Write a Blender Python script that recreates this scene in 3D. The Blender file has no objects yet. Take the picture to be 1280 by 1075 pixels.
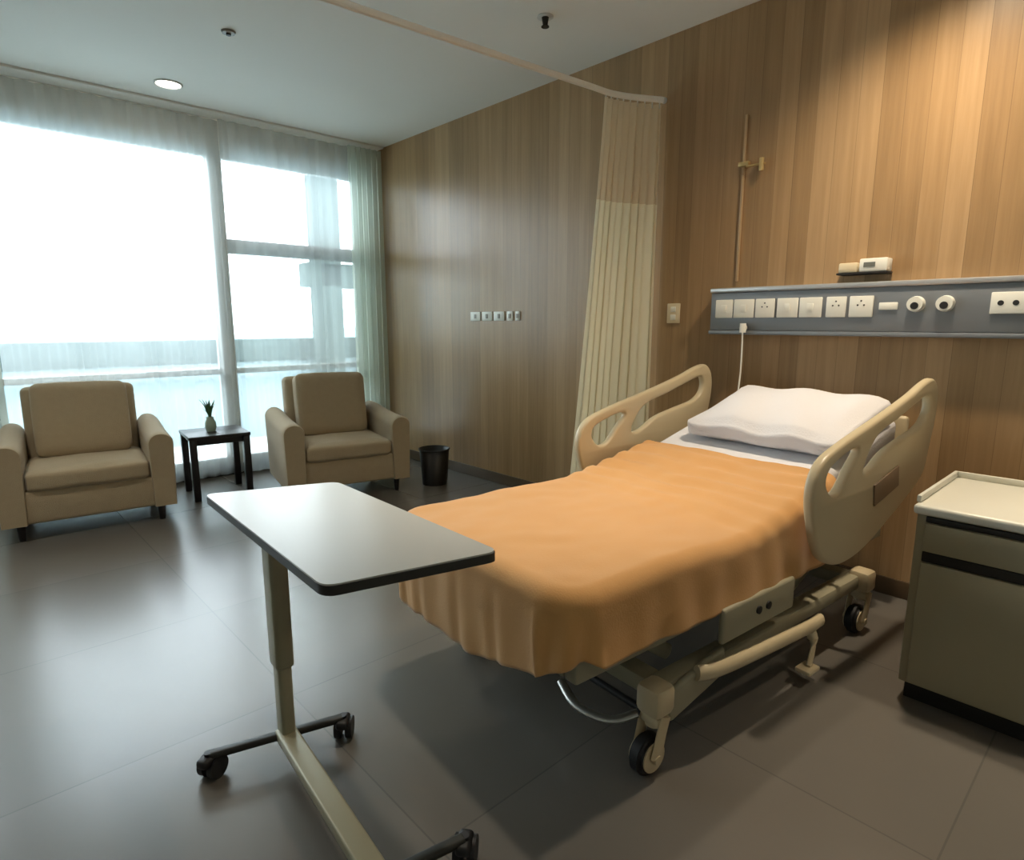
import bpy, bmesh, math, random
from mathutils import Vector, Matrix, noise
random.seed(7)
S = bpy.context.scene
COL = S.collection
PI = math.pi

# ------------------------------------------------------------------ camera
F, HY, VP, CH = 765.0, 403.0, -80.0, 1.35
pitch = math.atan((537.5 - HY) / F)
yaw = math.atan((640 - VP) / math.hypot(F, 537.5 - HY))
hd = Vector((-math.cos(yaw), math.sin(yaw), 0))
fw = hd * math.cos(pitch) + Vector((0, 0, -math.sin(pitch)))
rt = Vector((hd.y, -hd.x, 0))
up = rt.cross(fw)
cd = bpy.data.cameras.new('camera')
cd.sensor_fit = 'HORIZONTAL'; cd.sensor_width = 36; cd.lens = F / 1280 * 36
cd.clip_start = 0.05; cd.clip_end = 3000
cam = bpy.data.objects.new('camera', cd); COL.objects.link(cam)
m = Matrix((rt, up, -fw)).transposed().to_4x4(); m.translation = Vector((0, 0, CH))
cam.matrix_world = m
S.camera = cam

# ------------------------------------------------------------------ world, light, exposure
S.view_settings.view_transform = 'Standard'; S.view_settings.look = 'None'
S.view_settings.gamma = 1; S.view_settings.use_curve_mapping = False
S.view_settings.exposure = 0.85
w = bpy.data.worlds.new('overcast_sky'); S.world = w; w.use_nodes = True
nt = w.node_tree; bg = nt.nodes['Background']
tc = nt.nodes.new('ShaderNodeTexCoord'); sx = nt.nodes.new('ShaderNodeSeparateXYZ')
cr = nt.nodes.new('ShaderNodeValToRGB')
nt.links.new(tc.outputs['Generated'], sx.inputs[0]); nt.links.new(sx.outputs['Z'], cr.inputs[0])
e = cr.color_ramp.elements
e[0].position = 0.0; e[0].color = (0.66, 0.80, 0.84, 1)
e[1].position = 0.35; e[1].color = (0.80, 0.91, 1.0, 1)
k_ = cr.color_ramp.elements.new(0.10); k_.color = (0.86, 0.93, 1.0, 1)
nt.links.new(cr.outputs[0], bg.inputs[0]); bg.inputs[1].default_value = 6.6

def area_portal(name, loc, sx_, sy_, rot):
    l = bpy.data.lights.new(name, 'AREA'); l.shape = 'RECTANGLE'; l.size = sx_; l.size_y = sy_
    l.cycles.is_portal = True
    o = bpy.data.objects.new(name, l); o.location = loc; o.rotation_euler = rot; COL.objects.link(o)
WX = -5.72          # glass plane
SX = -5.56          # sheer curtain plane
HYW = 3.363         # head wall plane
CEIL = 3.01
area_portal('window_portal', (WX - 0.10, 0.85, 1.4), 2.7, 4.9, (0, -PI / 2, 0))

# ------------------------------------------------------------------ helpers
def srgb(r, g, b):
    f = lambda c: (c / 255) / 12.92 if c / 255 <= 0.04045 else ((c / 255 + 0.055) / 1.055) ** 2.4
    return (f(r), f(g), f(b), 1)

def mat(name, col, rough=0.5, metal=0.0, bump=0.0, bscale=60, var=0.0, vscale=8, spec=0.5, sheen=0.0, trans=None):
    M = bpy.data.materials.new(name); M.use_nodes = True
    n = M.node_tree; b = n.nodes['Principled BSDF']
    b.inputs['Base Color'].default_value = col; b.inputs['Roughness'].default_value = rough
    b.inputs['Metallic'].default_value = metal; b.inputs['Specular IOR Level'].default_value = spec
    if sheen: b.inputs['Sheen Weight'].default_value = sheen
    t = n.nodes.new('ShaderNodeTexCoord')
    if var:
        z = n.nodes.new('ShaderNodeTexNoise'); z.inputs['Scale'].default_value = vscale; z.inputs['Detail'].default_value = 5
        n.links.new(t.outputs['Object'], z.inputs['Vector'])
        mx = n.nodes.new('ShaderNodeMix'); mx.data_type = 'RGBA'
        mx.inputs[6].default_value = tuple(c * (1 - var) for c in col[:3]) + (1,)
        mx.inputs[7].default_value = tuple(min(1, c * (1 + var)) for c in col[:3]) + (1,)
        n.links.new(z.outputs['Fac'], mx.inputs[0]); n.links.new(mx.outputs[2], b.inputs['Base Color'])
    if bump:
        z = n.nodes.new('ShaderNodeTexNoise'); z.inputs['Scale'].default_value = bscale; z.inputs['Detail'].default_value = 4
        n.links.new(t.outputs['Object'], z.inputs['Vector'])
        bp = n.nodes.new('ShaderNodeBump'); bp.inputs['Strength'].default_value = bump; bp.inputs['Distance'].default_value = 0.01
        n.links.new(z.outputs['Fac'], bp.inputs['Height']); n.links.new(bp.outputs[0], b.inputs['Normal'])
    return M

def setp(o, label=None, cat=None, group=None, kind=None):
    if label: o['label'] = label
    if cat: o['category'] = cat
    if group: o['group'] = group
    if kind: o['kind'] = kind
    return o

def obj(name, bm, material, parent=None, smooth=True, angle=40):
    me = bpy.data.meshes.new(name)
    bmesh.ops.recalc_face_normals(bm, faces=bm.faces)
    bm.to_mesh(me); bm.free()
    if isinstance(material, (list, tuple)):
        for x in material: me.materials.append(x)
    else: me.materials.append(material)
    if smooth:
        for p in me.polygons: p.use_smooth = True
        me.set_sharp_from_angle(angle=math.radians(angle))
    o = bpy.data.objects.new(name, me); COL.objects.link(o)
    if parent: o.parent = parent
    return o

def thing(name, label, cat, loc=(0, 0, 0), rz=0, group=None):
    o = bpy.data.objects.new(name, None); COL.objects.link(o)
    o.location = loc; o.rotation_euler = (0, 0, rz); o.empty_display_size = 0.1
    return setp(o, label, cat, group)

def struct(name, bm, m_, parent=None, **k):
    o = obj(name, bm, m_, parent, **k)
    if not parent: o['kind'] = 'structure'
    return o

def NB(): return bmesh.new()

def box(bm, c, s, bev=0.0, seg=3, rz=0, rot=None):
    r = bmesh.ops.create_cube(bm, size=1.0); vs = r['verts']
    bmesh.ops.scale(bm, vec=s, verts=vs)
    if bev:
        es = list({e_ for v in vs for e_ in v.link_edges})
        g = bmesh.ops.bevel(bm, geom=es, offset=min(bev, min(s) * 0.49), segments=seg, affect='EDGES', profile=0.5)
        vs = list({v for f_ in g['faces'] for v in f_.verts} | {v for v in vs if v.is_valid})
    R_ = Matrix.Translation(c) @ (rot if rot else Matrix.Rotation(rz, 4, 'Z'))
    bmesh.ops.transform(bm, matrix=R_, verts=vs)
    return vs

def bx3(bm, x0, x1, y0, y1, z0, z1, bev=0.0, seg=2):
    return box(bm, ((x0 + x1) / 2, (y0 + y1) / 2, (z0 + z1) / 2), (abs(x1 - x0), abs(y1 - y0), abs(z1 - z0)), bev, seg)

def cyl(bm, a, b, r, r2=None, n=20, cap=True):
    a, b = Vector(a), Vector(b); d = b - a
    q = d.to_track_quat('Z', 'Y').to_matrix().to_4x4()
    bmesh.ops.create_cone(bm, cap_ends=cap, segments=n, radius1=r, radius2=r if r2 is None else r2, depth=d.length,
                          matrix=Matrix.Translation((a + b) / 2) @ q)

def tube(bm, pts, r, n=10, closed=False, flat=None):
    pts = [Vector(p) for p in pts]; N = len(pts); rings = []
    upv = Vector((0, 0, 1)); last = None
    for i, p in enumerate(pts):
        if closed: d = pts[(i + 1) % N] - pts[i - 1]
        else: d = pts[min(i + 1, N - 1)] - pts[max(i - 1, 0)]
        d.normalize()
        a = d.cross(upv)
        if a.length < 1e-3: a = last if last else d.cross(Vector((1, 0, 0)))
        a = a.normalized()
        if last and a.dot(last) < 0: a = -a
        last = a.copy(); b = d.cross(a).normalized()
        ra, rb = (r, r) if flat is None else flat
        rings.append([bm.verts.new(p + a * math.cos(t) * ra + b * math.sin(t) * rb) for t in [2 * PI * k / n for k in range(n)]])
    for i in range(N if closed else N - 1):
        A, B = rings[i], rings[(i + 1) % N]
        for k in range(n): bm.faces.new((A[k], A[(k + 1) % n], B[(k + 1) % n], B[k]))
    if not closed:
        bm.faces.new(rings[0]); bm.faces.new(rings[-1])

def catmull(P, closed=True, k=6):
    out = []; N = len(P)
    rng = range(N) if closed else range(N - 1)
    for i in rng:
        g = (lambda j: Vector(P[j % N])) if closed else (lambda j: Vector(P[max(0, min(N - 1, j))]))
        p0, p1, p2, p3 = g(i - 1), g(i), g(i + 1), g(i + 2)
        for s in range(k):
            t = s / k
            out.append(0.5 * ((2 * p1) + (p2 - p0) * t + (2 * p0 - 5 * p1 + 4 * p2 - p3) * t * t + (3 * p1 - p0 - 3 * p2 + p3) * t ** 3))
    if not closed: out.append(Vector(P[-1]))
    return out

def plate(outer, holes, thick, bev, M4):
    """flat panel with holes, bevelled; outline in 2D, M4 places it"""
    cu = bpy.data.curves.new('tmp', 'CURVE'); cu.dimensions = '2D'; cu.fill_mode = 'BOTH'
    cu.extrude = thick / 2 - bev; cu.bevel_depth = bev; cu.bevel_resolution = 2; cu.offset = -bev
    for loop in [outer] + holes:
        sp = cu.splines.new('POLY'); sp.points.add(len(loop) - 1)
        for i, p in enumerate(loop): sp.points[i].co = (p[0], p[1], 0, 1)
        sp.use_cyclic_u = True
    o = bpy.data.objects.new('tmp', cu); COL.objects.link(o)
    bpy.context.view_layer.update()
    me = bpy.data.meshes.new_from_object(o.evaluated_get(bpy.context.evaluated_depsgraph_get()))
    bm = NB(); bm.from_mesh(me)
    bmesh.ops.remove_doubles(bm, verts=bm.verts, dist=1e-5)
    bmesh.ops.transform(bm, matrix=M4, verts=bm.verts)
    bpy.data.objects.remove(o); bpy.data.curves.remove(cu); bpy.data.meshes.remove(me)
    return bm

def cushion(bm, c, s, puff=0.03, rnd=0.06, n=14, rot=None, sag=0.0):
    """puffed rounded cushion; s full sizes"""
    n0 = len(bm.verts)
    r = bmesh.ops.create_cube(bm, size=2.0); vs = r['verts']
    es = list({e_ for v in vs for e_ in v.link_edges})
    g = bmesh.ops.subdivide_edges(bm, edges=es, cuts=n, use_grid_fill=True)
    bm.verts.ensure_lookup_table(); vs = bm.verts[n0:]
    h = Vector(s) / 2
    for v in vs:
        p = v.co.copy()
        q = Vector((p.x * h.x, p.y * h.y, p.z * h.z))
        inner = Vector((max(-h.x + rnd, min(h.x - rnd, q.x)), max(-h.y + rnd, min(h.y - rnd, q.y)),
                        max(-h.z + min(rnd, h.z * .95), min(h.z - min(rnd, h.z * .95), q.z))))
        d = q - inner
        if d.length > 1e-6: q = inner + d.normalized() * min(rnd, d.length)
        fx, fy, fz = 1 - p.x ** 2, 1 - p.y ** 2, 1 - p.z ** 2
        q.z += math.copysign(puff * max(0, fx) ** .6 * max(0, fy) ** .6, p.z) * abs(p.z)
        q.x += math.copysign(puff * .5 * max(0, fz) ** .5 * max(0, fy) ** .5, p.x) * abs(p.x) ** 3
        q.y += math.copysign(puff * .5 * max(0, fz) ** .5 * max(0, fx) ** .5, p.y) * abs(p.y) ** 3
        q.z += 0.006 * noise.noise(q * 7 + Vector(c))
        v.co = q
    bmesh.ops.transform(bm, matrix=Matrix.Translation(c) @ (rot or Matrix.Identity(4)), verts=vs)

# ------------------------------------------------------------------ materials
def wood_panel_mat():
    M = bpy.data.materials.new('walnut wall panelling'); M.use_nodes = True
    n = M.node_tree; b = n.nodes['Principled BSDF']; L = n.links
    g = n.nodes.new('ShaderNodeNewGeometry'); s = n.nodes.new('ShaderNodeSeparateXYZ'); L.new(g.outputs['Position'], s.inputs[0])
    def math_(op, a, bb=None):
        q = n.nodes.new('ShaderNodeMath'); q.operation = op
        for i, v in enumerate((a, bb)):
            if v is None: continue
            if isinstance(v, (int, float)): q.inputs[i].default_value = v
            else: L.new(v, q.inputs[i])
        return q.outputs[0]
    X = math_('ADD', s.outputs['X'], 20.0)
    st = math_('DIVIDE', X, 0.098)
    fl = math_('FLOOR', st)
    wn = n.nodes.new('ShaderNodeTexWhiteNoise'); wn.noise_dimensions = '1D'; L.new(fl, wn.inputs['W'])
    fr = math_('FRACT', st)
    # long vertical grain
    cx = n.nodes.new('ShaderNodeCombineXYZ')
    L.new(math_('MULTIPLY', s.outputs['X'], 34.0), cx.inputs[0]); L.new(math_('MULTIPLY', s.outputs['Z'], 1.3), cx.inputs[1]); L.new(math_('MULTIPLY', wn.outputs[0], 40.0), cx.inputs[2])
    nz = n.nodes.new('ShaderNodeTexNoise'); nz.inputs['Scale'].default_value = 1.0; nz.inputs['Detail'].default_value = 6; nz.inputs['Roughness'].default_value = .62
    L.new(cx.outputs[0], nz.inputs['Vector'])
    fac = math_('ADD', math_('MULTIPLY', wn.outputs[0], 0.34), math_('MULTIPLY', nz.outputs['Fac'], 0.66))
    r = n.nodes.new('ShaderNodeValToRGB'); L.new(fac, r.inputs[0])
    el = r.color_ramp.elements
    el[0].position = .22; el[0].color = srgb(142, 113, 78)
    el[1].position = .80; el[1].color = srgb(184, 152, 112)
    q = el.new(.5); q.color = srgb(164, 132, 93)
    # thin joint between boards
    edge = math_('LESS_THAN', fr, 0.025)
    mx = n.nodes.new('ShaderNodeMix'); mx.data_type = 'RGBA'
    L.new(math_('MULTIPLY', edge, 0.35), mx.inputs[0]); L.new(r.outputs[0], mx.inputs[6]); mx.inputs[7].default_value = srgb(60, 42, 26)
    L.new(mx.outputs[2], b.inputs['Base Color'])
    b.inputs['Roughness'].default_value = 0.29
    bp = n.nodes.new('ShaderNodeBump'); bp.inputs['Strength'].default_value = .35; bp.inputs['Distance'].default_value = .004
    L.new(math_('SUBTRACT', nz.outputs['Fac'], math_('MULTIPLY', edge, .8)), bp.inputs['Height']); L.new(bp.outputs[0], b.inputs['Normal'])
    return M

def floor_mat():
    M = bpy.data.materials.new('grey polished floor tiles'); M.use_nodes = True
    n = M.node_tree; b = n.nodes['Principled BSDF']; L = n.links
    g = n.nodes.new('ShaderNodeNewGeometry')
    mp = n.nodes.new('ShaderNodeMapping'); L.new(g.outputs['Position'], mp.inputs[0]); mp.inputs['Location'].default_value = (.25, .1, 0)
    br = n.nodes.new('ShaderNodeTexBrick'); L.new(mp.outputs[0], br.inputs['Vector'])
    br.offset = 0.0; br.inputs['Scale'].default_value = 1.0
    br.inputs['Brick Width'].default_value = .9; br.inputs['Row Height'].default_value = .9
    br.inputs['Mortar Size'].default_value = .003; br.inputs['Mortar Smooth'].default_value = .3
    br.inputs['Color1'].default_value = srgb(106, 101, 94); br.inputs['Color2'].default_value = srgb(101, 97, 90); br.inputs['Mortar'].default_value = srgb(90, 87, 82)
    nz = n.nodes.new('ShaderNodeTexNoise'); nz.inputs['Scale'].default_value = 2.2; nz.inputs['Detail'].default_value = 7; L.new(g.outputs['Position'], nz.inputs['Vector'])
    mx = n.nodes.new('ShaderNodeMix'); mx.data_type = 'RGBA'; mx.blend_type = 'MULTIPLY'; mx.inputs[0].default_value = .35
    rr = n.nodes.new('ShaderNodeValToRGB'); rr.color_ramp.elements[0].color = (.7, .7, .7, 1); L.new(nz.outputs['Fac'], rr.inputs[0])
    L.new(br.outputs['Color'], mx.inputs[6]); L.new(rr.outputs[0], mx.inputs[7]); L.new(mx.outputs[2], b.inputs['Base Color'])
    b.inputs['Roughness'].default_value = .27
    b.inputs['Specular IOR Level'].default_value = .6
    return M

def sheer_mat(name, col, transp, transl=.6):
    M = bpy.data.materials.new(name); M.use_nodes = True
    n = M.node_tree; L = n.links
    for x in list(n.nodes):
        if x.type == 'BSDF_PRINCIPLED': n.nodes.remove(x)
    out = [x for x in n.nodes if x.type == 'OUTPUT_MATERIAL'][0]
    d = n.nodes.new('ShaderNodeBsdfDiffuse'); d.inputs[0].default_value = col
    t = n.nodes.new('ShaderNodeBsdfTranslucent'); t.inputs[0].default_value = col
    m1 = n.nodes.new('ShaderNodeMixShader'); m1.inputs[0].default_value = transl
    L.new(d.outputs[0], m1.inputs[1]); L.new(t.outputs[0], m1.inputs[2])
    tr = n.nodes.new('ShaderNodeBsdfTransparent')
    m2 = n.nodes.new('ShaderNodeMixShader'); m2.inputs[0].default_value = transp
    L.new(m1.outputs[0], m2.inputs[1]); L.new(tr.outputs[0], m2.inputs[2]); L.new(m2.outputs[0], out.inputs[0])
    return M

def glass_mat():
    M = bpy.data.materials.new('clear window glass'); M.use_nodes = True
    n = M.node_tree; L = n.links
    for x in list(n.nodes):
        if x.type == 'BSDF_PRINCIPLED': n.nodes.remove(x)
    out = [x for x in n.nodes if x.type == 'OUTPUT_MATERIAL'][0]
    a = n.nodes.new('ShaderNodeBsdfTransparent'); a.inputs[0].default_value = (.95, .965, .955, 1)
    g = n.nodes.new('ShaderNodeBsdfGlossy'); g.inputs['Roughness'].default_value = .02
    f = n.nodes.new('ShaderNodeFresnel'); f.inputs[0].default_value = 1.4
    m_ = n.nodes.new('ShaderNodeMixShader'); L.new(f.outputs[0], m_.inputs[0]); L.new(a.outputs[0], m_.inputs[1]); L.new(g.outputs[0], m_.inputs[2])
    L.new(m_.outputs[0], out.inputs[0]); return M

def emit_mat(name, col, st):
    M = bpy.data.materials.new(name); M.use_nodes = True
    b = M.node_tree.nodes['Principled BSDF']; b.inputs['Base Color'].default_value = col
    b.inputs['Emission Color'].default_value = col; b.inputs['Emission Strength'].default_value = st
    return M

M_wood = wood_panel_mat(); M_floor = floor_mat(); M_glass = glass_mat()
M_ceil = mat('white ceiling plaster', srgb(228, 226, 218), .8, bump=.05, bscale=40)
M_plaster = mat('pale plaster', srgb(226, 224, 216), .8, bump=.05, bscale=40)
M_frame = mat('window frame paint', srgb(205, 205, 200), .45)
M_track = mat('white track enamel', srgb(244, 242, 234), .35)
M_frame2 = mat('taupe frame metal', srgb(150, 142, 128), .45)
M_sheer = sheer_mat('sheer white curtain', (.88, .93, .92, 1), .63, .75)
M_drape = sheer_mat('grey green drape', srgb(175, 180, 168), .06, .35)
M_cream = sheer_mat('cream curtain cloth', srgb(240, 232, 208), .0, .45)
M_net = sheer_mat('cream curtain netting', srgb(236, 218, 188), .15, .5)
M_orange = mat('orange cotton', srgb(206, 154, 92), .85, bump=.08, bscale=160, sheen=.2, var=.04, vscale=5)
M_white = mat('white cotton', srgb(222, 220, 222), .85, bump=.25, bscale=140, sheen=.15)
M_beige = mat('beige woven upholstery', srgb(178, 160, 130), .9, bump=.5, bscale=260, var=.06, vscale=30, sheen=.2)
M_bedpl = mat('beige moulded plastic', srgb(196, 180, 146), .38)
M_bedgr = mat('shaded grey beige bed paint', srgb(150, 144, 120), .45)  # darkened tone: the shade under the bed is put into the colour
M_steel = mat('brushed steel', srgb(176, 176, 170), .32, metal=.9)
M_chrome = mat('polished metal', srgb(205, 205, 200), .18, metal=1)
M_black = mat('black rubber', srgb(24, 24, 25), .5)
M_dkwood = mat('black stained wood', srgb(26, 23, 24), .35)
M_laminate = mat('pale grey laminate', srgb(190, 190, 184), .30)
M_edge = mat('dark table edging', srgb(42, 42, 36), .5)
M_olive = mat('olive beige column paint', srgb(150, 144, 118), .42, metal=.15)
M_cab = mat('beige grey cabinet laminate', srgb(150, 142, 116), .45, var=.03, vscale=3)
M_cabtop = mat('cream cabinet top', srgb(206, 204, 190), .35)
M_dark = mat('dark shadow gap', srgb(24, 22, 18), .7)
M_alu = mat('grey anodised trunking', srgb(128, 132, 136), .42, metal=.35)
M_silver = mat('silver trim', srgb(200, 200, 200), .3, metal=.6)
M_socket = mat('white socket plastic', srgb(232, 230, 218), .35)
M_creampl = mat('cream plastic', srgb(222, 206, 172), .4)
M_hole = mat('socket holes', srgb(30, 30, 30), .6)
M_leaf = mat('green leaves', srgb(70, 110, 70), .6, var=.2, vscale=20)
M_pot = mat('pale green vase glaze', srgb(170, 190, 170), .25)
M_bin = mat('black bin plastic', srgb(20, 18, 14), .45)
M_teal = mat('teal grey parapet', srgb(52, 74, 76), .7)
M_pale = mat('pale balcony render', srgb(148, 166, 174), .8)
M_bldg = mat('grey green outer column', srgb(34, 46, 43), .8)
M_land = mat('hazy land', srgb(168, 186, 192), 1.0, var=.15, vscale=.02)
M_bulb = emit_mat('lit lamp lens', (1, .95, .85, 1), 9)
M_base = mat('dark skirting', srgb(50, 46, 40), .5)
M_clear = mat('satin rail', srgb(186, 158, 120), .3)

# ------------------------------------------------------------------ room
X1, Y0 = 2.3, -2.6
b = NB(); bx3(b, WX - .1, X1, Y0, HYW, -.12, 0); struct('floor', b, M_floor, smooth=False)
b = NB(); bx3(b, WX - .1, X1, Y0, HYW, CEIL, CEIL + .12); struct('ceiling', b, M_ceil, smooth=False)
b = NB(); bx3(b, WX - .1, X1, HYW, HYW + .12, -.12, CEIL + .12); struct('wall_head', b, M_wood, smooth=False)
b = NB(); bx3(b, X1, X1 + .12, Y0, HYW + .12, -.12, CEIL + .12); struct('wall_right', b, M_plaster, smooth=False)
b = NB(); bx3(b, WX - .1, X1 + .12, Y0 - .12, Y0, -.12, CEIL + .12); struct('wall_rear', b, M_plaster, smooth=False)
# window wall: header, sill upstand, pier on the near side
b = NB()
bx3(b, WX - .1, WX + .05, Y0, HYW, 2.76, CEIL)
bx3(b, WX - .1, WX + .05, Y0, HYW, -.12, .10)
bx3(b, WX - .1, WX + .05, Y0, -1.6, .10, 2.76)
bx3(b, WX - .1, WX + .05, 3.20, HYW, .10, 2.76)
struct('wall_window', b, M_plaster, smooth=False)
b = NB(); bx3(b, -5.70, X1, HYW - .015, HYW, 0, .09, .004); struct('baseboard_head', b, mat('brown skirting', srgb(84, 66, 44), .45))
b = NB(); bx3(b, WX + .05, WX + .075, -1.6, HYW - .015, 0, .10, .004); struct('baseboard_window', b, M_base)

def window(name, y0, y1, bars, mats):
    """frame with horizontal bars (z0, z1); panes between them"""
    b = NB()
    for a, c in ((y0, y0 + .05), (y1 - .05, y1)): bx3(b, WX - .04, WX + .04, a, c, .10, 2.76, .006)
    for z0, z1 in ((.10, .15), (2.71, 2.76)): bx3(b, WX - .04, WX + .04, y0 + .05, y1 - .05, z0, z1, .006)
    o = struct(name, b, mats)
    zs = [.15] + [q for bz in bars for q in bz] + [2.71]
    for z0, z1 in bars:
        bb = NB(); bx3(bb, WX - .045, WX + .045, y0 + .05, y1 - .05, z0, z1, .006)
        obj('glazing_bar', bb, M_frame2, o)
    for i in range(0, len(zs), 2):
        bb = NB(); bx3(bb, WX - .006, WX + .006, y0 + .05, y1 - .05, zs[i], zs[i + 1])
        obj('pane', bb, M_glass, o, smooth=False)
    return o
window('window_1', -1.6, 1.84, [(.90, .95)], M_frame)
window('window_2', 1.84, 3.20, [(1.94, 2.06), (.90, .95)], M_frame)
b = NB(); bx3(b, WX + .04, WX + .11, 1.79, 1.90, .10, 2.76, .008); struct('trim_1', b, M_frame)

# outside: balcony, outer column and beam, distant land
b = NB(); bx3(b, -7.6, WX - .10, -2.5, 6, -.3, .0); struct('balcony_floor', b, mat('light balcony paving', srgb(225, 225, 220), .8), smooth=False)
b = NB(); bx3(b, -7.45, -7.33, -2.5, 6, .0, .90); struct('balcony_wall', b, M_pale, smooth=False)
b = NB(); bx3(b, -7.47, -7.31, -2.5, 6, .90, 1.16, .01); struct('balcony_parapet', b, M_teal)
b = NB(); bx3(b, -7.15, -6.85, 3.33, 3.60, 0, 4.2, .01); bx3(b, -7.15, -6.85, 3.95, 4.6, 0, 4.2, .01); bx3(b, -7.15, -6.85, 3.20, 4.6, 1.76, 2.03, .01)
struct('outer_column', b, M_bldg)
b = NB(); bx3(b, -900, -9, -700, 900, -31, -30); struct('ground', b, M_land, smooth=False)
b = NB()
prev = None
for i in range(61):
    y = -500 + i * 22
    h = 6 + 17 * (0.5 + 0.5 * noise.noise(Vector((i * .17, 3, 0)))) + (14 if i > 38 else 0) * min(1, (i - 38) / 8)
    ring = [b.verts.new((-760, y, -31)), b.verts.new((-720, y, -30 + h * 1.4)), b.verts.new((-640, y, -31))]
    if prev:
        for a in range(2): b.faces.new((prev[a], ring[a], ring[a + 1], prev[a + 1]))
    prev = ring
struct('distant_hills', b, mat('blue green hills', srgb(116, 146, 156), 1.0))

# ------------------------------------------------------------------ curtains
def pleated(y0, y1, z0, z1, x, amp, wl, flare=0.0, seed=0, thick=0.0, top=None, ny=None, pow_=1.0):
    """pleated hanging cloth in the plane X = x running along Y"""
    bm = NB(); ny = ny or int(abs(y1 - y0) / wl * 10); nz = 24; grid = []
    for j in range(nz + 1):
        t = j / nz; z = z0 + (z1 - z0) * t; row = []
        for i in range(ny + 1):
            s = i / ny
            yy = y0 + (y1 - y0) * s
            if flare: yy = y1 - (y1 - yy) * (1 + flare * (1 - t) ** pow_)
            ph = s * abs(y1 - y0) / wl * 2 * PI + 1.5 * noise.noise(Vector((s * 6, seed, 0)))
            a = amp * (0.65 + 0.5 * noise.noise(Vector((s * 9, seed + 5, t)))) * (1.15 - .3 * t)
            row.append(bm.verts.new((x + a * math.sin(ph), yy + .25 * a * math.sin(2 * ph), z)))
        grid.append(row)
    for j in range(nz):
        for i in range(ny): bm.faces.new((grid[j][i], grid[j][i + 1], grid[j + 1][i + 1], grid[j + 1][i]))
    return bm

setp(obj('sheer_curtain', pleated(.30, 1.88, .03, 2.97, SX, .022, .10, seed=1), M_sheer),
     'wide white sheer curtain across the big window, left of the window post', 'curtain')
setp(obj('sheer_curtain', pleated(1.86, 3.10, .03, 2.97, SX + .045, .020, .10, seed=2), M_sheer),
     'white sheer curtain across the window with the crossbar, right of the window post', 'curtain')
setp(obj('sheer_curtain', pleated(2.98, 3.33, .03, 2.97, SX + .10, .032, .055, seed=3), sheer_mat('gathered sheer', (.72, .78, .70, 1), .25)),
     'pale green grey curtain bunched in the corner against the wood wall', 'curtain')
setp(obj('drape', pleated(-.30, .29, .03, 2.97, SX + .02, .035, .09, seed=4), M_drape),
     'grey green drape gathered at the left edge of the window', 'curtain')
t = thing('curtain_rail', 'white curtain rail under the ceiling along the window', 'curtain rail', (SX, 0, CEIL))
b = NB(); bx3(b, -.03, .13, -1.6, 3.35, -.018, 0, .004); obj('rail', b, M_ceil, t)

# privacy curtain and its suspended track
TZ = 2.66
tp = [(-2.75, -1.2), (-2.595, .8), (-2.51, 1.9), (-2.44, 2.8), (-2.41, 3.08), (-2.28, 3.345)]
path = catmull([(x, y, TZ) for x, y in tp], closed=False, k=8)
t = thing('curtain_track', 'white suspended curtain track running across the room to the wood wall', 'curtain track', (0, 0, 0))
b = NB(); tube(b, path, .012, n=8, flat=(.013, .018)); obj('rail', b, M_track, t)
b = NB(); cyl(b, (-2.28, HYW - .015, TZ), (-2.28, HYW - .001, TZ), .018); obj('wall_bracket', b, M_frame, t)
for y in (-.9,):
    b = NB(); cyl(b, (-2.727, y, TZ), (-2.727, y, CEIL - .001), .006, n=10); obj('hanger', b, M_frame, t)

def track_xy(y):
    for i in range(len(path) - 1):
        if path[i].y <= y <= path[i + 1].y:
            k = (y - path[i].y) / (path[i + 1].y - path[i].y); return path[i].x + k * (path[i + 1].x - path[i].x)
    return path[-1].x

def privacy(z0, z1, zt=2.63, zb=.33):
    bm = NB(); n = 150; nz = 26; grid = []
    for j in range(nz + 1):
        z = z0 + (z1 - z0) * j / nz; T = (zt - z) / (zt - zb)
        ya = 2.98 - .26 * T ** 1.1; yb = 3.335 - .02 * T
        row = []
        for i in range(n + 1):
            s = i / n; y = ya + (yb - ya) * s
            ph = s * 2 * PI * 9 + 1.2 * noise.noise(Vector((s * 5, 9, 0)))
            a = (.022 + .022 * T) * (.8 + .5 * noise.noise(Vector((s * 7, 2, T))))
            row.append(bm.verts.new((track_xy(y if y > 2.6 else 2.6) + a * math.sin(ph) + .02 * T, y + .3 * a * math.sin(2 * ph), z)))
        grid.append(row)
    for j in range(nz):
        for i in range(n): bm.faces.new((grid[j][i], grid[j][i + 1], grid[j + 1][i + 1], grid[j + 1][i]))
    return bm
t = thing('privacy_curtain', 'cream pleated hospital curtain with netted top bunched against the wood wall', 'curtain', (0, 0, 0))
obj('curtain_fabric', privacy(.33, 2.06), M_cream, t)
obj('netting', privacy(2.06, 2.63), M_net, t)
for i in range(9):
    y = 2.99 + i * .042; b = NB(); cyl(b, (track_xy(y), y, 2.61), (track_xy(y), y, TZ - .02), .004, n=8)
    obj('curtain_hook', b, M_frame, t)

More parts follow.
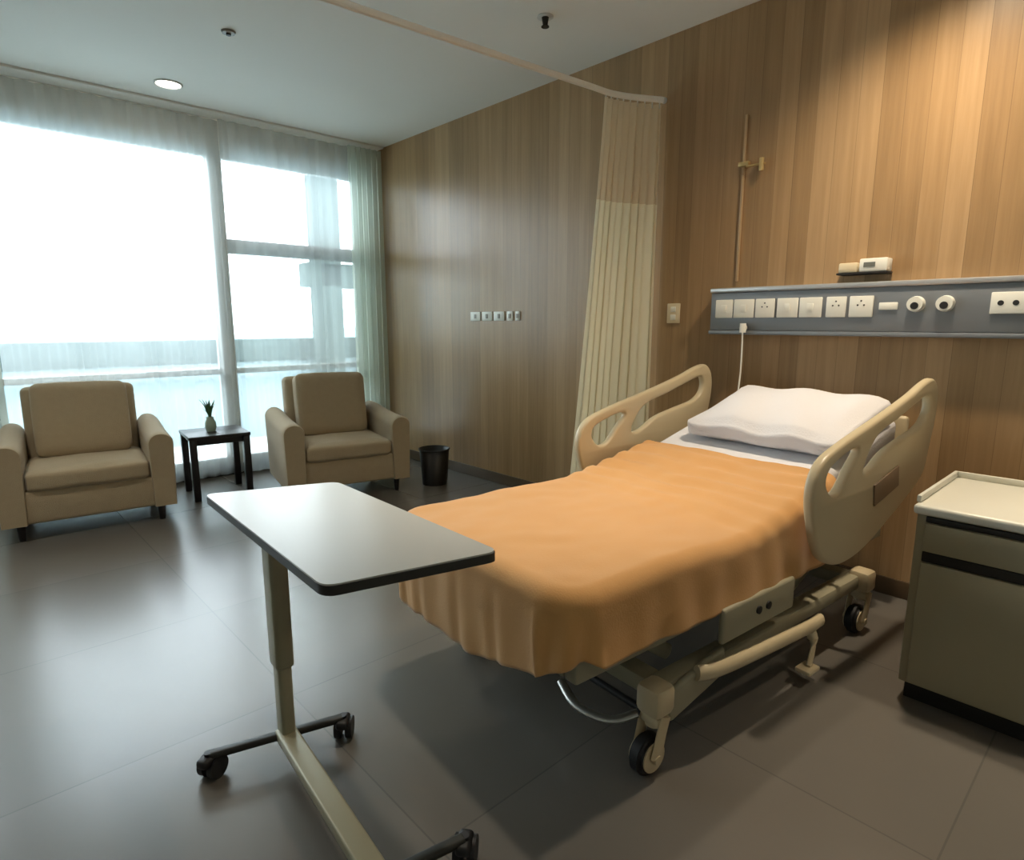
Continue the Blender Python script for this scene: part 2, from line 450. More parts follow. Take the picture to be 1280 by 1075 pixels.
# ------------------------------------------------------------------ hospital bed
TH = math.radians(5); BO = Vector((-1.43, 1.10, 0))
BM = Matrix.Translation(BO) @ Matrix.Rotation(-TH, 4, 'Z')      # bed frame: x across, y towards the head
def ztop(y):
    if y < .85: return .665 + .006 * math.cos(y * 3)
    t_ = (y - .85) / 1.25
    return .665 + .006 * math.cos(2.55) + .30 * (t_ ** 1.25)
HW = .49
def outline(n_side, n_cor, n_foot, y_end, r=.13, hw=HW, y0=0.0):
    pts = []
    for i in range(n_side): pts.append((-hw, y_end + (y0 + r - y_end) * i / n_side, (-1, 0)))
    for i in range(n_cor):
        a = PI + (PI / 2) * i / n_cor; pts.append((-hw + r + r * math.cos(a), y0 + r + r * math.sin(a), (math.cos(a), math.sin(a))))
    for i in range(n_foot): pts.append((-hw + r + (2 * hw - 2 * r) * i / n_foot, y0, (0, -1)))
    for i in range(n_cor):
        a = 1.5 * PI + (PI / 2) * i / n_cor; pts.append((hw - r + r * math.cos(a), y0 + r + r * math.sin(a), (math.cos(a), math.sin(a))))
    for i in range(n_side + 1): pts.append((hw, y0 + r + (y_end - y0 - r) * i / n_side, (1, 0)))
    return pts

def bedspread():
    bm = NB(); y_end = 1.42
    P = outline(60, 16, 50, y_end); N = len(P)
    nt_, ns, nk = 40, 8, 22; R_ = .055; rows = []
    for idx, (x, y, nrm) in enumerate(P):
        ysp = max(.35, y)
        s = idx / (N - 1); row = []
        corner = 1 if (abs(nrm[0]) > .05 and abs(nrm[1]) > .05) else 0
        foot = max(0, -nrm[1])
        hem = (.455 - .02 * (y / 1.4)) * (1 - foot ** 2) + .33 * foot ** 2
        if x > .05: hem += .095 * min(1, (x - .05) / .38) * foot
        def top(px, py):
            z = ztop(py)
            w_ = .010 * noise.noise(Vector((px * 3, py * 3, 1)))
            if py > .75:
                w_ += .011 * math.sin(py * 62 + 2.2 * noise.noise(Vector((px * 3, py * 2, 4))) * 2) * min(1, (py - .75) * 3) * (.6 + .6 * noise.noise(Vector((px * 4, py * 5, 7))))
            w_ += .004 * noise.noise(Vector((px * 12, py * 9, 3)))
            return z + w_
        for j in range(nt_):
            k = j / nt_
            px = x * k - nrm[0] * R_ * k; py = ysp + (y - nrm[1] * R_ - ysp) * k
            row.append((px, py, top(px, py)))
        bx_, by_ = x - nrm[0] * R_, y - nrm[1] * R_; zt = top(bx_, by_)
        for j in range(ns + 1):
            a = (PI / 2) * j / ns
            row.append((bx_ + nrm[0] * R_ * math.sin(a), by_ + nrm[1] * R_ * math.sin(a), zt - R_ * (1 - math.cos(a))))
        zs = zt - R_
        for j in range(1, nk + 1):
            k = j / nk; z = zs + (hem - zs) * k
            pl = math.sin(s * 2 * PI * 26 + 3 * noise.noise(Vector((s * 20, 0, 2)))) * .004 + .008 * noise.noise(Vector((s * 30, k, 8)))
            amt = k ** .7 * (3.8 if corner else 1.0)
            off = pl * amt + .012 * k - .02 * k * k * foot
            row.append((x + nrm[0] * off, y + nrm[1] * off, z + .008 * noise.noise(Vector((s * 18, 5, 5))) * k))
        # hem turned in
        row.append((row[-1][0] - nrm[0] * .012, row[-1][1] - nrm[1] * .012, row[-1][2] + .003))
        rows.append([bm.verts.new(q) for q in row])
    for i in range(N - 1):
        for j in range(len(rows[0]) - 1):
            bm.faces.new((rows[i][j], rows[i + 1][j], rows[i + 1][j + 1], rows[i][j + 1]))
    bmesh.ops.remove_doubles(bm, verts=bm.verts, dist=.0004)
    return bm

def mattress_bm(y0=.07, y1=2.08, hw=.43, th=.16, inset=.022):
    bm = NB(); ny, nx = 60, 22; sec = []
    prof = []
    r = .04
    for k in range(nx + 1): prof.append((-hw + r + (2 * hw - 2 * r) * k / nx, 0))
    for k in range(1, 7): a = PI / 2 * (1 - k / 6); prof.append((hw - r + r * math.cos(a), -r + r * math.sin(a)))
    for k in range(1, 7): a = -PI / 2 * k / 6; prof.append((hw - r + r * math.cos(a), -th + r + r * math.sin(a)))
    prof.append((-hw + r, -th))
    for k in range(1, 7): a = -PI / 2 - PI / 2 * k / 6; prof.append((-hw + r + r * math.cos(a), -th + r + r * math.sin(a)))
    for k in range(1, 6): a = PI - PI / 2 * k / 6; prof.append((-hw + r + r * math.cos(a), -r + r * math.sin(a)))
    for j in range(ny + 1):
        y = y0 + (y1 - y0) * j / ny
        e_ = min(1, min(y - y0, y1 - y) / .04); q = .82 + .18 * math.sqrt(max(0, 1 - (1 - e_) ** 2))
        sec.append([bm.verts.new((px * (.97 + .03 * q), y, ztop(y) - inset - th / 2 + (pz + th / 2) * q + .004 * noise.noise(Vector((px * 6, y * 6, 2))))) for px, pz in prof])
    for j in range(ny):
        for k in range(len(prof)):
            bm.faces.new((sec[j][k], sec[j][(k + 1) % len(prof)], sec[j + 1][(k + 1) % len(prof)], sec[j + 1][k]))
    bm.faces.new(sec[0]); bm.faces.new(sec[-1])
    return bm

def place(o): o.matrix_world = BM; return o
setp(place(obj('mattress', mattress_bm(), M_white)), 'mattress in a white sheet on the hospital bed', 'mattress')
setp(place(obj('bedspread', bedspread(), M_orange, angle=180)), 'orange bedspread draped over the foot end of the hospital bed', 'bedspread')

# pillow
b = NB()
py0, py1 = 1.53, 2.03
ang = math.atan2(ztop(py1) - ztop(py0), py1 - py0)
cy = (py0 + py1) / 2
cushion(b, (0, 0, 0), (.70, .50, .085), puff=.040, rnd=.025, n=18)
for v in b.verts:
    f_ = (abs(v.co.x) / .35) ** 4 * (abs(v.co.y) / .25) ** 4
    v.co.x *= 1 + .05 * f_; v.co.y *= 1 + .05 * f_
    v.co.z += .006 * noise.noise(Vector((v.co.x * 6, v.co.y * 6, 4))) + .006 * math.sin(v.co.x * 22 + v.co.y * 8) * (v.co.z > 0)
    v.co.z = max(v.co.z, -.055)
pl = obj('pillow', b, M_white, angle=180)
pl.matrix_world = BM @ Matrix.Translation((.06, cy, ztop(cy) + .045)) @ Matrix.Rotation(ang, 4, 'X')
setp(pl, 'white pillow lying at the raised head end of the bed', 'pillow')

bed = thing('hospital_bed', 'adjustable hospital bed with beige side rails and wheeled base under an orange spread', 'bed', BO, -TH)
# deck under the mattress
b = NB()
for (a, c) in ((.06, .55), (.58, .92), (.95, 2.05)):
    n = 10; lo, hi = [], []
    for j in range(n + 1):
        y = a + (c - a) * j / n; z = ztop(y) - .200
        for L_, dz in ((lo, -.03), (hi, 0)):
            L_.append([b.verts.new((-.44, y, z + dz)), b.verts.new((.44, y, z + dz))])
    for j in range(n):
        b.faces.new((hi[j][0], hi[j][1], hi[j + 1][1], hi[j + 1][0])); b.faces.new((lo[j][0], lo[j + 1][0], lo[j + 1][1], lo[j][1]))
        for k in (0, 1): b.faces.new((lo[j][k], lo[j + 1][k], hi[j + 1][k], hi[j][k]))
    b.faces.new((lo[0][0], lo[0][1], hi[0][1], hi[0][0])); b.faces.new((lo[-1][0], lo[-1][1], hi[-1][1], hi[-1][0]))
obj('deck', b, M_bedgr, bed, smooth=False)
# upper frame
b = NB()
for s in (-1, 1): bx3(b, s * .40 - .025, s * .40 + .025, .10, 2.05, .37, .43, .008)
for y in (.12, 1.0, 2.02): bx3(b, -.375, .375, y - .025, y + .025, .375, .425, .006)
obj('upper_frame', b, M_bedgr, bed)
# base chassis
b = NB()
for s in (-1, 1):
    bx3(b, s * .43 - .035, s * .43 + .035, .42, 1.82, .20, .265, .014)
for y in (.46, 1.78): bx3(b, -.40, .40, y - .04, y + .04, .20, .26, .012)
bx3(b, -.24, .24, .62, 1.5, .21, .33, .03)
obj('base_frame', b, M_bedgr, bed)
# lift arms
for y0_, y1_ in ((.62, .42), (1.42, 1.72)):
    for s in (-1, 1):
        b = NB(); tube(b, [(s * .33, y0_, .25), (s * .33, y1_, .39)], .02, n=10, flat=(.014, .028)); obj('lift_arm', b, M_bedgr, bed)
b = NB(); cyl(b, (0, .75, .30), (0, 1.35, .36), .028); obj('actuator', b, M_black, bed)
# casters
def caster(x, y, r=.064, out=1):
    b = NB()
    bx3(b, x - .045, x + .045, y - .045, y + .045, .19, .285, .02)
    cyl(b, (x, y, .15), (x, y, .20), .028)
    k = obj('caster', b, M_bedpl, bed)
    b = NB()
    for sx_ in (-1, 1):
        tube(b, [(x + sx_ * .034, y + .01, .185), (x + sx_ * .036, y - .01, .14), (x + sx_ * .036, y - .03, r)], .01, n=8, flat=(.008, .026))
    bx3(b, x - .036, x + .036, y - .03, y + .03, .155, .19, .012)
    obj('fork', b, M_bedpl, k)
    b = NB(); cyl(b, (x - .025, y - .03, r), (x + .025, y - .03, r), r, n=36)
    es = [e_ for e_ in b.edges if len(e_.link_faces) == 2 and any(len(f_.verts) > 4 for f_ in e_.link_faces)]
    bmesh.ops.bevel(b, geom=es, offset=.012, segments=3, affect='EDGES')
    obj('wheel', b, M_black, k)
    b = NB()
    for sx_ in (-1, 1): cyl(b, (x + sx_ * .024, y - .03, r), (x + sx_ * .030, y - .03, r), .047, n=28); cyl(b, (x + sx_ * .030, y - .03, r), (x + sx_ * .046, y - .03, r), .014, n=16)
    obj('hub_cap', b, M_bedpl, k)
for s in (-1, 1): caster(s * .46, .40); caster(s * .46, 1.80)
# brake pedals: bent bars by the foot casters, bumper bar
b = NB(); cyl(b, (-.44, .40, .17), (.44, .40, .17), .012); obj('brake_axle', b, M_black, bed)
for s in (-1, 1):
    b = NB(); tube(b, catmull([(s * .42, .37, .175), (s * .36, .31, .145), (s * .24, .29, .135), (s * .13, .32, .155)], False, 6), .012, n=10, flat=(.016, .012)); obj('brake_pedal', b, M_steel, bed)
    b = NB(); vs = box(b, (s * .475, .58, .225), (.026, .30, .10), .012, rot=Matrix.Rotation(.22, 4, 'X')); obj('corner_bracket', b, M_bedgr, bed)
for s in (-1, 1):
    b = NB(); tube(b, catmull([(s * .49, .56, .27), (s * .515, .68, .262), (s * .525, 1.15, .235), (s * .52, 1.30, .228)], False, 8), .02, n=12, flat=(.018, .026))
    obj('side_bumper', b, M_bedpl, bed)
    b = NB(); tube(b, catmull([(s * .50, 1.24, .23), (s * .52, 1.26, .15), (s * .53, 1.22, .07)], False, 6), .014, n=10, flat=(.010, .02)); bx3(b, s * .53 - .03, s * .53 + .03, 1.17, 1.25, .055, .072, .006); obj('pedal', b, M_bedpl, bed)
    # low fixed side panel under the mattress
    b = NB(); bx3(b, s * .50 - .012, s * .50 + .012, .66, 1.10, .335, .455, .011, 3); bx3(b, s * .45 - .04, s * .45 + .04, .80, .84, .375, .405); bx3(b, s * .45 - .04, s * .45 + .04, .98, 1.02, .375, .405)
    pn = obj('side_panel', b, M_bedgr, bed)  # darker tone stands for the missing light below the mattress
    for yb in (.86, .92):
        b = NB(); cyl(b, (s * .512, yb, .40), (s * .518, yb, .40), .014); obj('button', b, M_black, pn)

# head side rails
RO = [(1.27, .475), (1.13, .54), (1.055, .68), (1.035, .80), (1.09, .885), (1.22, .93), (1.42, .975), (1.62, 1.02), (1.80, 1.065), (1.93, 1.105), (2.02, 1.115), (2.075, 1.06), (2.085, .96), (2.05, .82), (2.0, .70), (1.84, .62), (1.66, .55), (1.46, .485)]
RH1 = [(1.175, .755), (1.125, .80), (1.14, .85), (1.23, .885), (1.33, .905), (1.36, .885), (1.30, .83), (1.235, .765)]
RH2 = [(1.41, .80), (1.44, .87), (1.52, .935), (1.68, .975), (1.84, 1.02), (1.96, 1.05), (2.0, 1.03), (1.995, .97), (1.92, .92), (1.76, .89), (1.60, .855), (1.48, .80)]
for s in (1, -1):
    M4 = Matrix(((0, 0, s, s * .56), (1, 0, 0, 0), (0, 1, 0, 0), (0, 0, 0, 1)))
    b = plate(catmull(RO), [catmull(RH1), catmull(RH2)], .038, .012, M4)
    rl = obj('side_rail', b, M_bedpl, bed)
    for y in (1.45, 1.62):
        b = NB(); tube(b, [(s * .545, y, .56), (s * .50, y - .03, .50), (s * .40, y - .04, .42)], .014, n=10)
        obj('rail_arm', b, M_steel, rl)
    b = NB(); box(b, (s * .582, 1.62, .72), (.008, .22, .09), .004, rot=Matrix.Rotation(.22, 4, 'X')); obj('control_panel', b, mat('dull brown keypad', srgb(140, 118, 94), .5), rl)
# headboard
b = NB(); vs = box(b, (0, 2.13, .72), (.92, .035, .42), .016, 3)
bx3(b, -.40, -.36, 2.10, 2.14, .40, .55, .006); bx3(b, .36, .40, 2.10, 2.14, .40, .55, .006)
obj('headboard', b, M_bedpl, bed)

# ------------------------------------------------------------------ overbed table
# corners of the top, world metres at z = TT
TT = .80
tc_ = [(-2.09, .575), (-1.165, .535), (-1.065, .945), (-1.945, .965)]
ax = Vector((tc_[1][0] - tc_[0][0], tc_[1][1] - tc_[0][1])); trz = math.atan2(ax.y, ax.x)
OT = thing('overbed_table', 'wheeled overbed table with pale grey top and beige column in front of the bed', 'table', (-1.74, .65, 0), 0)
def tl(p, z): return (p[0] + 1.74, p[1] - .65, z)
def rounded(poly, r, n=6):
    out = []; N = len(poly)
    for i in range(N):
        p = Vector(poly[i][:2]); a = (Vector(poly[i - 1][:2]) - p).normalized(); c = (Vector(poly[(i + 1) % N][:2]) - p).normalized()
        p0, p2 = p + a * r, p + c * r
        for k in range(n + 1):
            t_ = k / n; out.append((1 - t_) ** 2 * p0 + 2 * t_ * (1 - t_) * p + t_ * t_ * p2)
    return out
def prism(bm, poly, z0, z1):
    lo = [bm.verts.new((p[0], p[1], z0)) for p in poly]; hi = [bm.verts.new((p[0], p[1], z1)) for p in poly]
    N = len(poly); bm.faces.new(lo[::-1]); bm.faces.new(hi)
    for i in range(N): bm.faces.new((lo[i], lo[(i + 1) % N], hi[(i + 1) % N], hi[i]))
loc = [tl(p, 0) for p in tc_]
b = NB(); prism(b, rounded(loc, .035), TT - .019, TT); top = obj('tabletop', b, M_laminate, OT, angle=30)
cen = sum((Vector(p[:2]) for p in loc), Vector((0, 0))) / 4
b = NB(); prism(b, [cen + (q - cen) * 1.006 for q in rounded(loc, .035)], TT - .026, TT - .004); obj('edge_band', b, M_edge, top, angle=30)
CX, CY = -.012, 0.008
b = NB(); box(b, (CX + .02, CY + .02, TT - .045), (.34, .16, .035), .006, rz=trz); obj('top_bracket', b, M_edge, OT)
b = NB(); box(b, (CX, CY, .545), (.075, .055, .47), .012, rz=trz); obj('outer_column', b, M_olive, OT)
b = NB(); box(b, (CX, CY, .19), (.058, .042, .26), .010, rz=trz); obj('inner_column', b, M_olive, OT)
def tcaster(x, y, rz=0):
    b = NB(); cyl(b, (x, y, .055), (x, y, .085), .012, n=14)
    box(b, (x, y, .062), (.040, .07, .03), .012, rz=rz); k = obj('caster', b, M_black, OT)
    b = NB(); d = Vector((math.cos(rz), math.sin(rz), 0)); c = Vector((x, y, .034)) + Vector((-d.y, d.x, 0)) * .012
    for s in (-1, 1): cyl(b, c + d * s * .008, c + d * s * .028, .034, n=24)
    obj('wheel', b, M_black, k)
# rear crossbar, spine and front crossbar of the base
A_, B_ = Vector((-.075, -.205, .075)), Vector((.035, .175, .075))
def bar(bm, a, c, wd, ht, bev=.008):
    a, c = Vector(a), Vector(c); d = c - a
    box(bm, (a + c) / 2, (d.length, wd, ht), bev, rz=math.atan2(d.y, d.x))
b = NB(); bar(b, A_, B_, .03, .022); obj('crossbar', b, M_edge, OT)
b = NB(); bar(b, (CX - .02, CY, .075), (.66, -.05, .075), .062, .034); obj('spine', b, M_olive, OT)
b = NB(); bar(b, (.60, -.22, .075), (.68, .17, .075), .03, .022); obj('crossbar', b, M_edge, OT)
for (x, y, r_) in ((-.075, -.205, .5), (.035, .175, .9), (.60, -.22, .4), (.68, .17, .7)): tcaster(x, y, r_)

# ------------------------------------------------------------------ armchairs
def armchair(label, loc, rz):
    t = thing('armchair', label, 'armchair', loc, rz, 'beige armchairs by the window')
    W, D = .97, .80       # front faces -y; legs under
    b = NB()
    bx3(b, -W / 2 + .10, W / 2 - .10, -D / 2 + .02, D / 2 - .06, .11, .32, .02, 3)
    obj('base', b, M_beige, t)
    for s in (-1, 1):
        # arm profile seen from the front, rounded top leaning out a little
        pr = []
        for a in range(0, 13):
            an = PI * a / 12; pr.append((s * (W / 2 - .075) + .078 * math.cos(an), .545 + .07 * math.sin(an)))
        pr += [(s * (W / 2 - .075) - .066, .11), (s * (W / 2 - .075) + .066, .11)]
        bm = NB(); rows = []
        for j in range(9):
            k = j / 8; y = -D / 2 + k * (D - .02); e_ = 1 if 0 < j < 8 else .93
            rows.append([bm.verts.new((s * (W / 2 - .075) + (px - s * (W / 2 - .075)) * e_, y, .11 + (pz - .11) * (1 + .10 * k * k) * (e_ if e_ == 1 else .985))) for px, pz in pr])
        # soft front lip
        rows.insert(1, [bm.verts.new((q.co.x * 1, -D / 2 + .015, q.co.z)) for q in rows[1]])
        for j in range(len(rows) - 1):
            for i in range(len(pr)):
                bm.faces.new((rows[j][i], rows[j][(i + 1) % len(pr)], rows[j + 1][(i + 1) % len(pr)], rows[j + 1][i]))
        bm.faces.new(rows[0]); bm.faces.new(rows[-1])
        obj('arm', bm, M_beige, t)
    b = NB(); box(b, (0, D / 2 - .10, .525), (W - .30, .17, .77), .045, 4, rot=Matrix.Rotation(-.10, 4, 'X')); obj('backrest', b, M_beige, t)
    b = NB(); cushion(b, (0, -.09, .375), (W - .305, .62, .13), puff=.018, rnd=.035); obj('seat_cushion', b, M_beige, t)
    b = NB(); cushion(b, (0, .14, .685), (W - .42, .17, .49), puff=.012, rnd=.035, rot=Matrix.Rotation(-.20, 4, 'X'))
    obj('back_cushion', b, M_beige, t)
    for sx_ in (-1, 1):
        for sy_ in (-1, 1):
            b = NB(); cyl(b, (sx_ * (W / 2 - .10), sy_ * (D / 2 - .08), 0), (sx_ * (W / 2 - .10), sy_ * (D / 2 - .08), .12), .018, .026, n=14); obj('leg', b, M_dkwood, t)
    return t
armchair('beige armchair left of the small black table, cut by the left picture edge', (-5.04, .66, 0), math.radians(83))
armchair('beige armchair in the corner between black side table and wood wall', (-4.60, 2.30, 0), math.radians(78))

# ------------------------------------------------------------------ side table, plant, bin
t = thing('side_table', 'small square black side table between the two armchairs', 'table', (-5.12, 1.52, 0), math.radians(-6))
b = NB(); box(b, (0, 0, .488), (.44, .44, .026), .005); obj('tabletop', b, M_dkwood, t)
b = NB(); box(b, (0, 0, .45), (.36, .36, .05), .004); obj('apron', b, M_dkwood, t)
for sx_ in (-1, 1):
    for sy_ in (-1, 1):
        b = NB(); bx3(b, sx_ * .19 - .024, sx_ * .19 + .024, sy_ * .19 - .024, sy_ * .19 + .024, 0, .476, .004); obj('leg', b, M_dkwood, t)

t = thing('potted_plant', 'small green plant in a pale vase on the black side table', 'plant', (-5.13, 1.50, .501))
b = NB()
pr = [(.0, 0), (.032, 0), (.042, .03), (.040, .07), (.026, .10), (.030, .115), (.022, .115), (.018, .10)]
rings = []
for r_, z in pr: rings.append([b.verts.new((max(r_, .001) * math.cos(a), max(r_, .001) * math.sin(a), z)) for a in [2 * PI * k / 20 for k in range(20)]])
for i in range(len(rings) - 1):
    for k in range(20): b.faces.new((rings[i][k], rings[i][(k + 1) % 20], rings[i + 1][(k + 1) % 20], rings[i + 1][k]))
b.faces.new(rings[-1]); b.faces.new(rings[0])
obj('vase', b, M_pot, t)
b = NB()
for i in range(26):
    a = random.uniform(0, 2 * PI); ln = random.uniform(.07, .17); lean = random.uniform(.05, .5); wd = random.uniform(.008, .015)
    d = Vector((math.cos(a), math.sin(a), 0)); sd = Vector((-d.y, d.x, 0)); pv = None
    for k in range(7):
        q = k / 6; c = d * (lean * ln * q ** 1.6) + Vector((0, 0, .10 + ln * q * (1 - .25 * lean * q)))
        ww = wd * math.sin(PI * min(1, q * .9 + .1)) + .0015
        pair = [b.verts.new(c - sd * ww), b.verts.new(c + d * .002 - Vector((0, 0, .002))), b.verts.new(c + sd * ww)]
        if pv: b.faces.new((pv[0], pv[1], pair[1], pair[0])); b.faces.new((pv[1], pv[2], pair[2], pair[1]))
        pv = pair
obj('foliage', b, M_leaf, t)

t = thing('waste_bin', 'black waste bin by the wood wall right of the corner armchair', 'bin', (-4.16, 2.96, 0))
b = NB(); cyl(b, (0, 0, 0), (0, 0, .30), .105, .125, n=32, cap=True); 
es = [f_ for f_ in b.faces if len(f_.verts) > 4 and f_.calc_center_median().z > .2]
bmesh.ops.delete(b, geom=es, context='FACES'); 
o = obj('bin_body', b, M_bin, t)
md = o.modifiers.new('s', 'SOLIDIFY'); md.thickness = .004
b = NB(); tube(b, [(.127 * math.cos(a), .127 * math.sin(a), .30) for a in [2 * PI * k / 32 for k in range(32)]], .006, n=8, closed=True); obj('rim', b, M_bin, t)

# ------------------------------------------------------------------ bedside cabinet
t = thing('bedside_cabinet', 'beige grey bedside cabinet with cream top at the right of the bed', 'cabinet', (-.275, 2.68, 0))
b = NB(); bx3(b, -.265, .265, -.265, .27, .07, .70, .006); obj('body', b, M_cab, t)
b = NB(); bx3(b, -.25, .25, -.235, .26, 0, .07, .003); obj('plinth', b, M_dark, t)
b = NB(); bx3(b, -.275, .275, -.285, .28, .70, .735, .012, 3); obj('cabinet_top', b, M_cabtop, t)
b = NB()
for s in (-1, 1): bx3(b, s * .268 - .007, s * .268 + .007, -.25, .27, .735, .76, .004)
bx3(b, -.275, .275, .262, .276, .735, .76, .004); obj('gallery_rail', b, M_cabtop, t)
b = NB(); bx3(b, -.235, .262, -.285, -.266, .575, .675, .004); dr = obj('drawer', b, M_cab, t)
b = NB(); bx3(b, -.235, .262, -.279, -.266, .678, .697, .002); obj('recess_shade', b, M_dark, dr)  # dark strip painted as the shadow line under the cabinet top
b = NB(); bx3(b, -.235, .262, -.285, -.266, .085, .535, .004); dd = obj('door', b, M_cab, t)
b = NB(); bx3(b, -.235, .262, -.279, -.266, .538, .572, .002); obj('recess_shade', b, M_dark, dd)  # dark strip painted as the shade in the gap above the door

# ------------------------------------------------------------------ head wall service unit
t = thing('bed_head_unit', 'long grey bed head service trunking with sockets on the wood wall', 'service panel', (-1.855, HYW - .001, 0))
b = NB(); bx3(b, 0, 2.6, -.085, 0, 1.305, 1.515, .008); obj('housing', b, M_alu, t)
b = NB(); bx3(b, -.004, 2.604, -.095, 0, 1.515, 1.540, .006); obj('top_trim', b, M_silver, t)
b = NB(); bx3(b, -.004, 2.604, -.093, 0, 1.283, 1.305, .006); obj('bottom_trim', b, M_alu, t)
YF = -.0855
def ux(px):  # socket positions along the unit, measured from its left end
    return px
mods = [(.036, .138, 1), (.145, .262, 1), (.27, .375, 1), (.388, .497, 1), (.504, .615, 1), (.635, .728, 1), (.742, .848, 1)]
for i, (a, c, k) in enumerate(mods):
    b = NB(); bx3(b, a, c, YF - .010, YF, 1.375, 1.475, .004, 2); so = obj('socket_plate', b, M_socket, t)
    b = NB(); mx_ = (a + c) / 2
    if i in (2, 5, 6):
        for dx in (-.014, .014): cyl(b, (mx_ + dx, YF - .0115, 1.432), (mx_ + dx, YF - .009, 1.432), .004, n=10)
        cyl(b, (mx_, YF - .0115, 1.452), (mx_, YF - .009, 1.452), .004, n=10); obj('socket_hole', b, M_hole, so)
    else:
        bx3(b, mx_ - .016, mx_ + .016, YF - .014, YF - .009, 1.405, 1.445, .002); obj('rocker', b, M_socket, so)
b = NB(); bx3(b, .872, .95, YF - .008, YF, 1.408, 1.442, .003); obj('label_plate', b, M_socket, t)
for cx_ in (1.023, 1.135):
    b = NB(); cyl(b, (cx_, YF, 1.432), (cx_, YF - .030, 1.432), .036, .032, n=28); so = obj('gas_outlet', b, M_socket, t)
    b = NB(); cyl(b, (cx_, YF - .028, 1.424), (cx_, YF - .0335, 1.424), .016, n=20); obj('outlet_port', b, M_hole, so)
for a in (1.295,):
    b = NB(); bx3(b, a, a + .22, YF - .012, YF, 1.385, 1.475, .004); so = obj('socket_plate', b, M_socket, t)
    for k in range(4):
        b = NB(); cyl(b, (a + .035 + k * .05, YF - .0135, 1.43), (a + .035 + k * .05, YF - .011, 1.43), .011, n=14)
        obj('socket_hole', b, M_hole, so)

# nurse call cord hanging from the unit
t = thing('call_cord', 'white call cord hanging from the service unit down behind the pillow', 'cord', (-1.64, HYW - .112, 0))
b = NB(); cyl(b, (0, 0, 1.295), (0, 0, 1.345), .017, n=20); cyl(b, (0, 0, 1.32), (0, .012, 1.32), .02); obj('plug', b, M_socket, t)
b = NB(); tube(b, catmull([(0, 0, 1.30), (.004, -.002, 1.2), (.006, -.006, 1.08), (.012, -.03, .98), (.02, -.06, .90)], False, 6), .0045, n=8); obj('cord', b, M_socket, t)

# boxes on top of the unit
t = thing('dispenser', 'small white wall device mounted just above the grey service unit', 'device', (-1.19, HYW, 0))
b = NB(); bx3(b, .0, .225, -.085, -.001, 1.578, 1.588, .003); obj('shelf', b, M_dark, t)  # shelf coloured dark as the shadow beneath the boxes
b = NB(); bx3(b, .005, .09, -.075, -.001, 1.588, 1.635, .006); obj('body', b, M_creampl, t)
b = NB(); bx3(b, .10, .22, -.08, -.001, 1.588, 1.650, .006); o = obj('body', b, M_socket, t)
b = NB(); bx3(b, .12, .17, -.082, -.0795, 1.61, 1.632); obj('display', b, mat('grey display', srgb(110, 112, 105), .3), o)

# IV hook bracket with slim vertical rail
t = thing('wall_rail', 'slim pale vertical rail with small hook bracket on the wood wall', 'rail', (-1.72, HYW, 0))
b = NB(); bx3(b, -.035, -.020, -.012, -.001, 1.58, 2.46, .003); obj('rail', b, M_clear, t)
b = NB(); bx3(b, -.05, .01, -.03, -.001, 2.19, 2.215, .004); cyl(b, (0, -.03, 2.185), (.105, -.03, 2.185), .006, n=10); cyl(b, (.085, -.03, 2.15), (.085, -.03, 2.215), .013, n=14)
obj('hook', b, mat('brassy metal', srgb(214, 186, 130), .3, metal=.7), t)

# wall plates
t = thing('switch_plate', 'small cream switch plate on wood wall beside the cream curtain', 'switch', (-2.15, HYW, 1.405))
b = NB(); bx3(b, -.045, .045, -.010, -.001, -.06, .06, .004); pt = obj('plate', b, M_creampl, t)
b = NB(); bx3(b, -.018, .018, -.014, -.009, .008, .040, .003); bx3(b, -.018, .018, -.014, -.009, -.04, -.008, .003); obj('rocker', b, M_socket, pt)
for i, (dx, w_) in enumerate(((0, .13), (.15, .13), (.30, .13), (.46, .07), (.56, .05))):
    lab = ['white socket plate on wood wall, leftmost in the row of five', 'white socket plate on wood wall, second from the left of five',
           'white socket plate on wood wall, middle one of the row of five', 'narrow white plate on wood wall, fourth of five from the left',
           'narrowest white plate on wood wall, rightmost in the row of five'][i]
    t = thing('socket_outlet', lab, 'socket', (-4.14 + dx, HYW, 1.40), 0, 'row of socket plates on the wood wall')
    b = NB(); bx3(b, 0, w_, -.010, -.001, -.037, .037, .004); p_ = obj('plate', b, M_socket, t)
    b = NB(); bx3(b, w_ / 2 - .015, w_ / 2 + .015, -.013, -.009, -.018, .018, .002); obj('insert', b, M_frame2, p_)

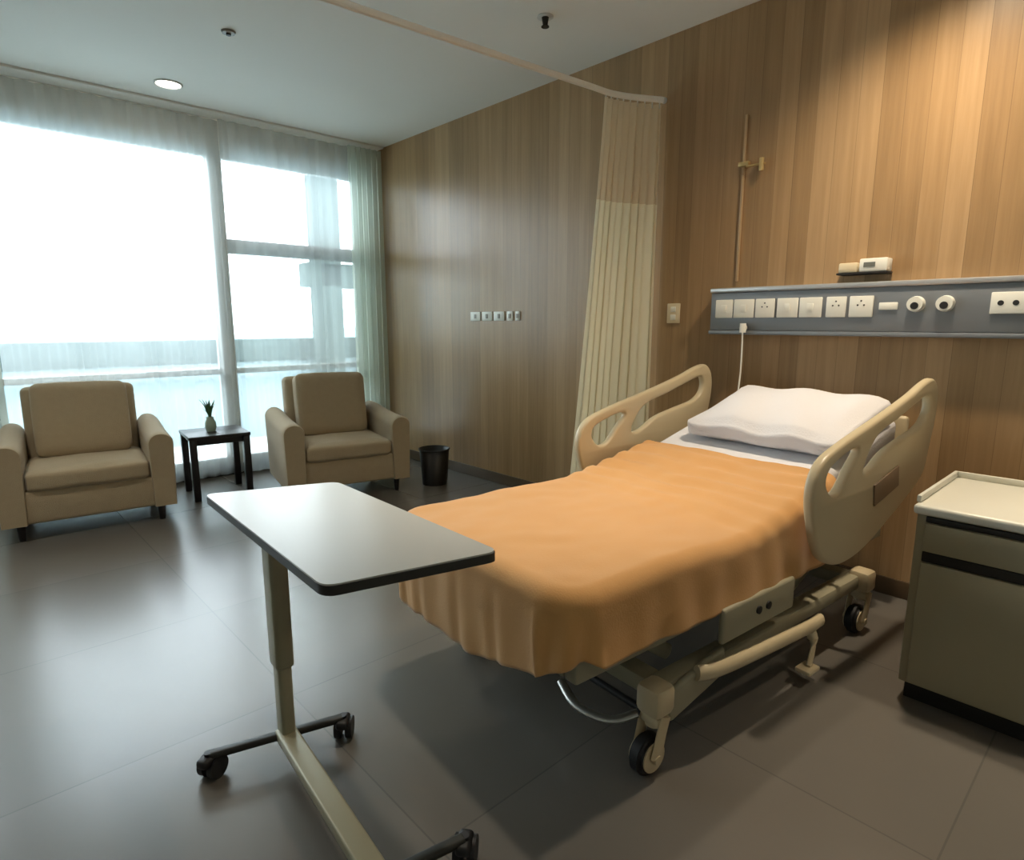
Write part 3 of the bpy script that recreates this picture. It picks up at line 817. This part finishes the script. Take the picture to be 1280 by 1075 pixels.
# ------------------------------------------------------------------ ceiling fittings
def downlight(loc, label, watts, col, size=math.radians(120), blend=1.0, r=.06):
    t = thing('downlight', label, 'ceiling light', (loc[0], loc[1], CEIL), 0, 'recessed ceiling downlights')
    b = NB(); tube(b, [((r + .010) * math.cos(a), (r + .010) * math.sin(a), -.003) for a in [2 * PI * k / 36 for k in range(36)]], .008, n=8, closed=True); obj('trim_ring', b, M_frame, t)
    b = NB(); cyl(b, (0, 0, -.004), (0, 0, -.0005), r, n=36); obj('lens', b, M_bulb, t)
    l = bpy.data.lights.new('downlight_lamp', 'SPOT'); l.energy = watts; l.color = col; l.spot_size = size; l.spot_blend = blend; l.shadow_soft_size = r
    o = bpy.data.objects.new('downlight_lamp', l); o.location = (0, 0, -.02); o.parent = t; COL.objects.link(o)
WARM = (1.0, .84, .64)
downlight((-5.08, 1.40), 'lit round downlight in the ceiling near the window post', 12, (1, .95, .85), r=.075)
downlight((-.75, 2.80), 'warm downlight near the wood wall above the bed head', 105, WARM, math.radians(135))
downlight((.6, 2.6), 'warm downlight near the wood wall above the cabinet', 110, WARM, math.radians(75))
downlight((-3.6, -.2), 'downlight in the ceiling in front of the left armchair', 60, (1, .9, .76))
downlight((.9, .0), 'warm downlight over the entrance side of the room', 14, WARM)

downlight((-1.75, 1.55), 'added unseen downlight above the hospital bed, brightening bed and curtain', 70, (1, .88, .72), math.radians(62))  # lamp added out of view to brighten the bed top and cream curtain
t = thing('sprinkler', 'dark round sprinkler head in the ceiling near the suspended track', 'sprinkler', (-2.60, 2.66, CEIL))
b = NB(); cyl(b, (0, 0, -.006), (0, 0, -.0005), .045, n=28); obj('rosette', b, M_frame, t)
b = NB(); cyl(b, (0, 0, -.05), (0, 0, -.006), .012, .02, n=16); cyl(b, (0, 0, -.054), (0, 0, -.050), .022, n=18); obj('nozzle', b, M_edge, t)
t = thing('smoke_detector', 'tiny dark fitting in the ceiling above the window post', 'detector', (-3.97, 1.44, CEIL))
b = NB(); cyl(b, (0, 0, -.012), (0, 0, -.0005), .035, .04, n=24); obj('body', b, mat('grey detector plastic', srgb(140, 140, 132), .5), t)
b = NB(); cyl(b, (0, 0, -.022), (0, 0, -.012), .014, n=16); obj('sensor', b, M_edge, t)
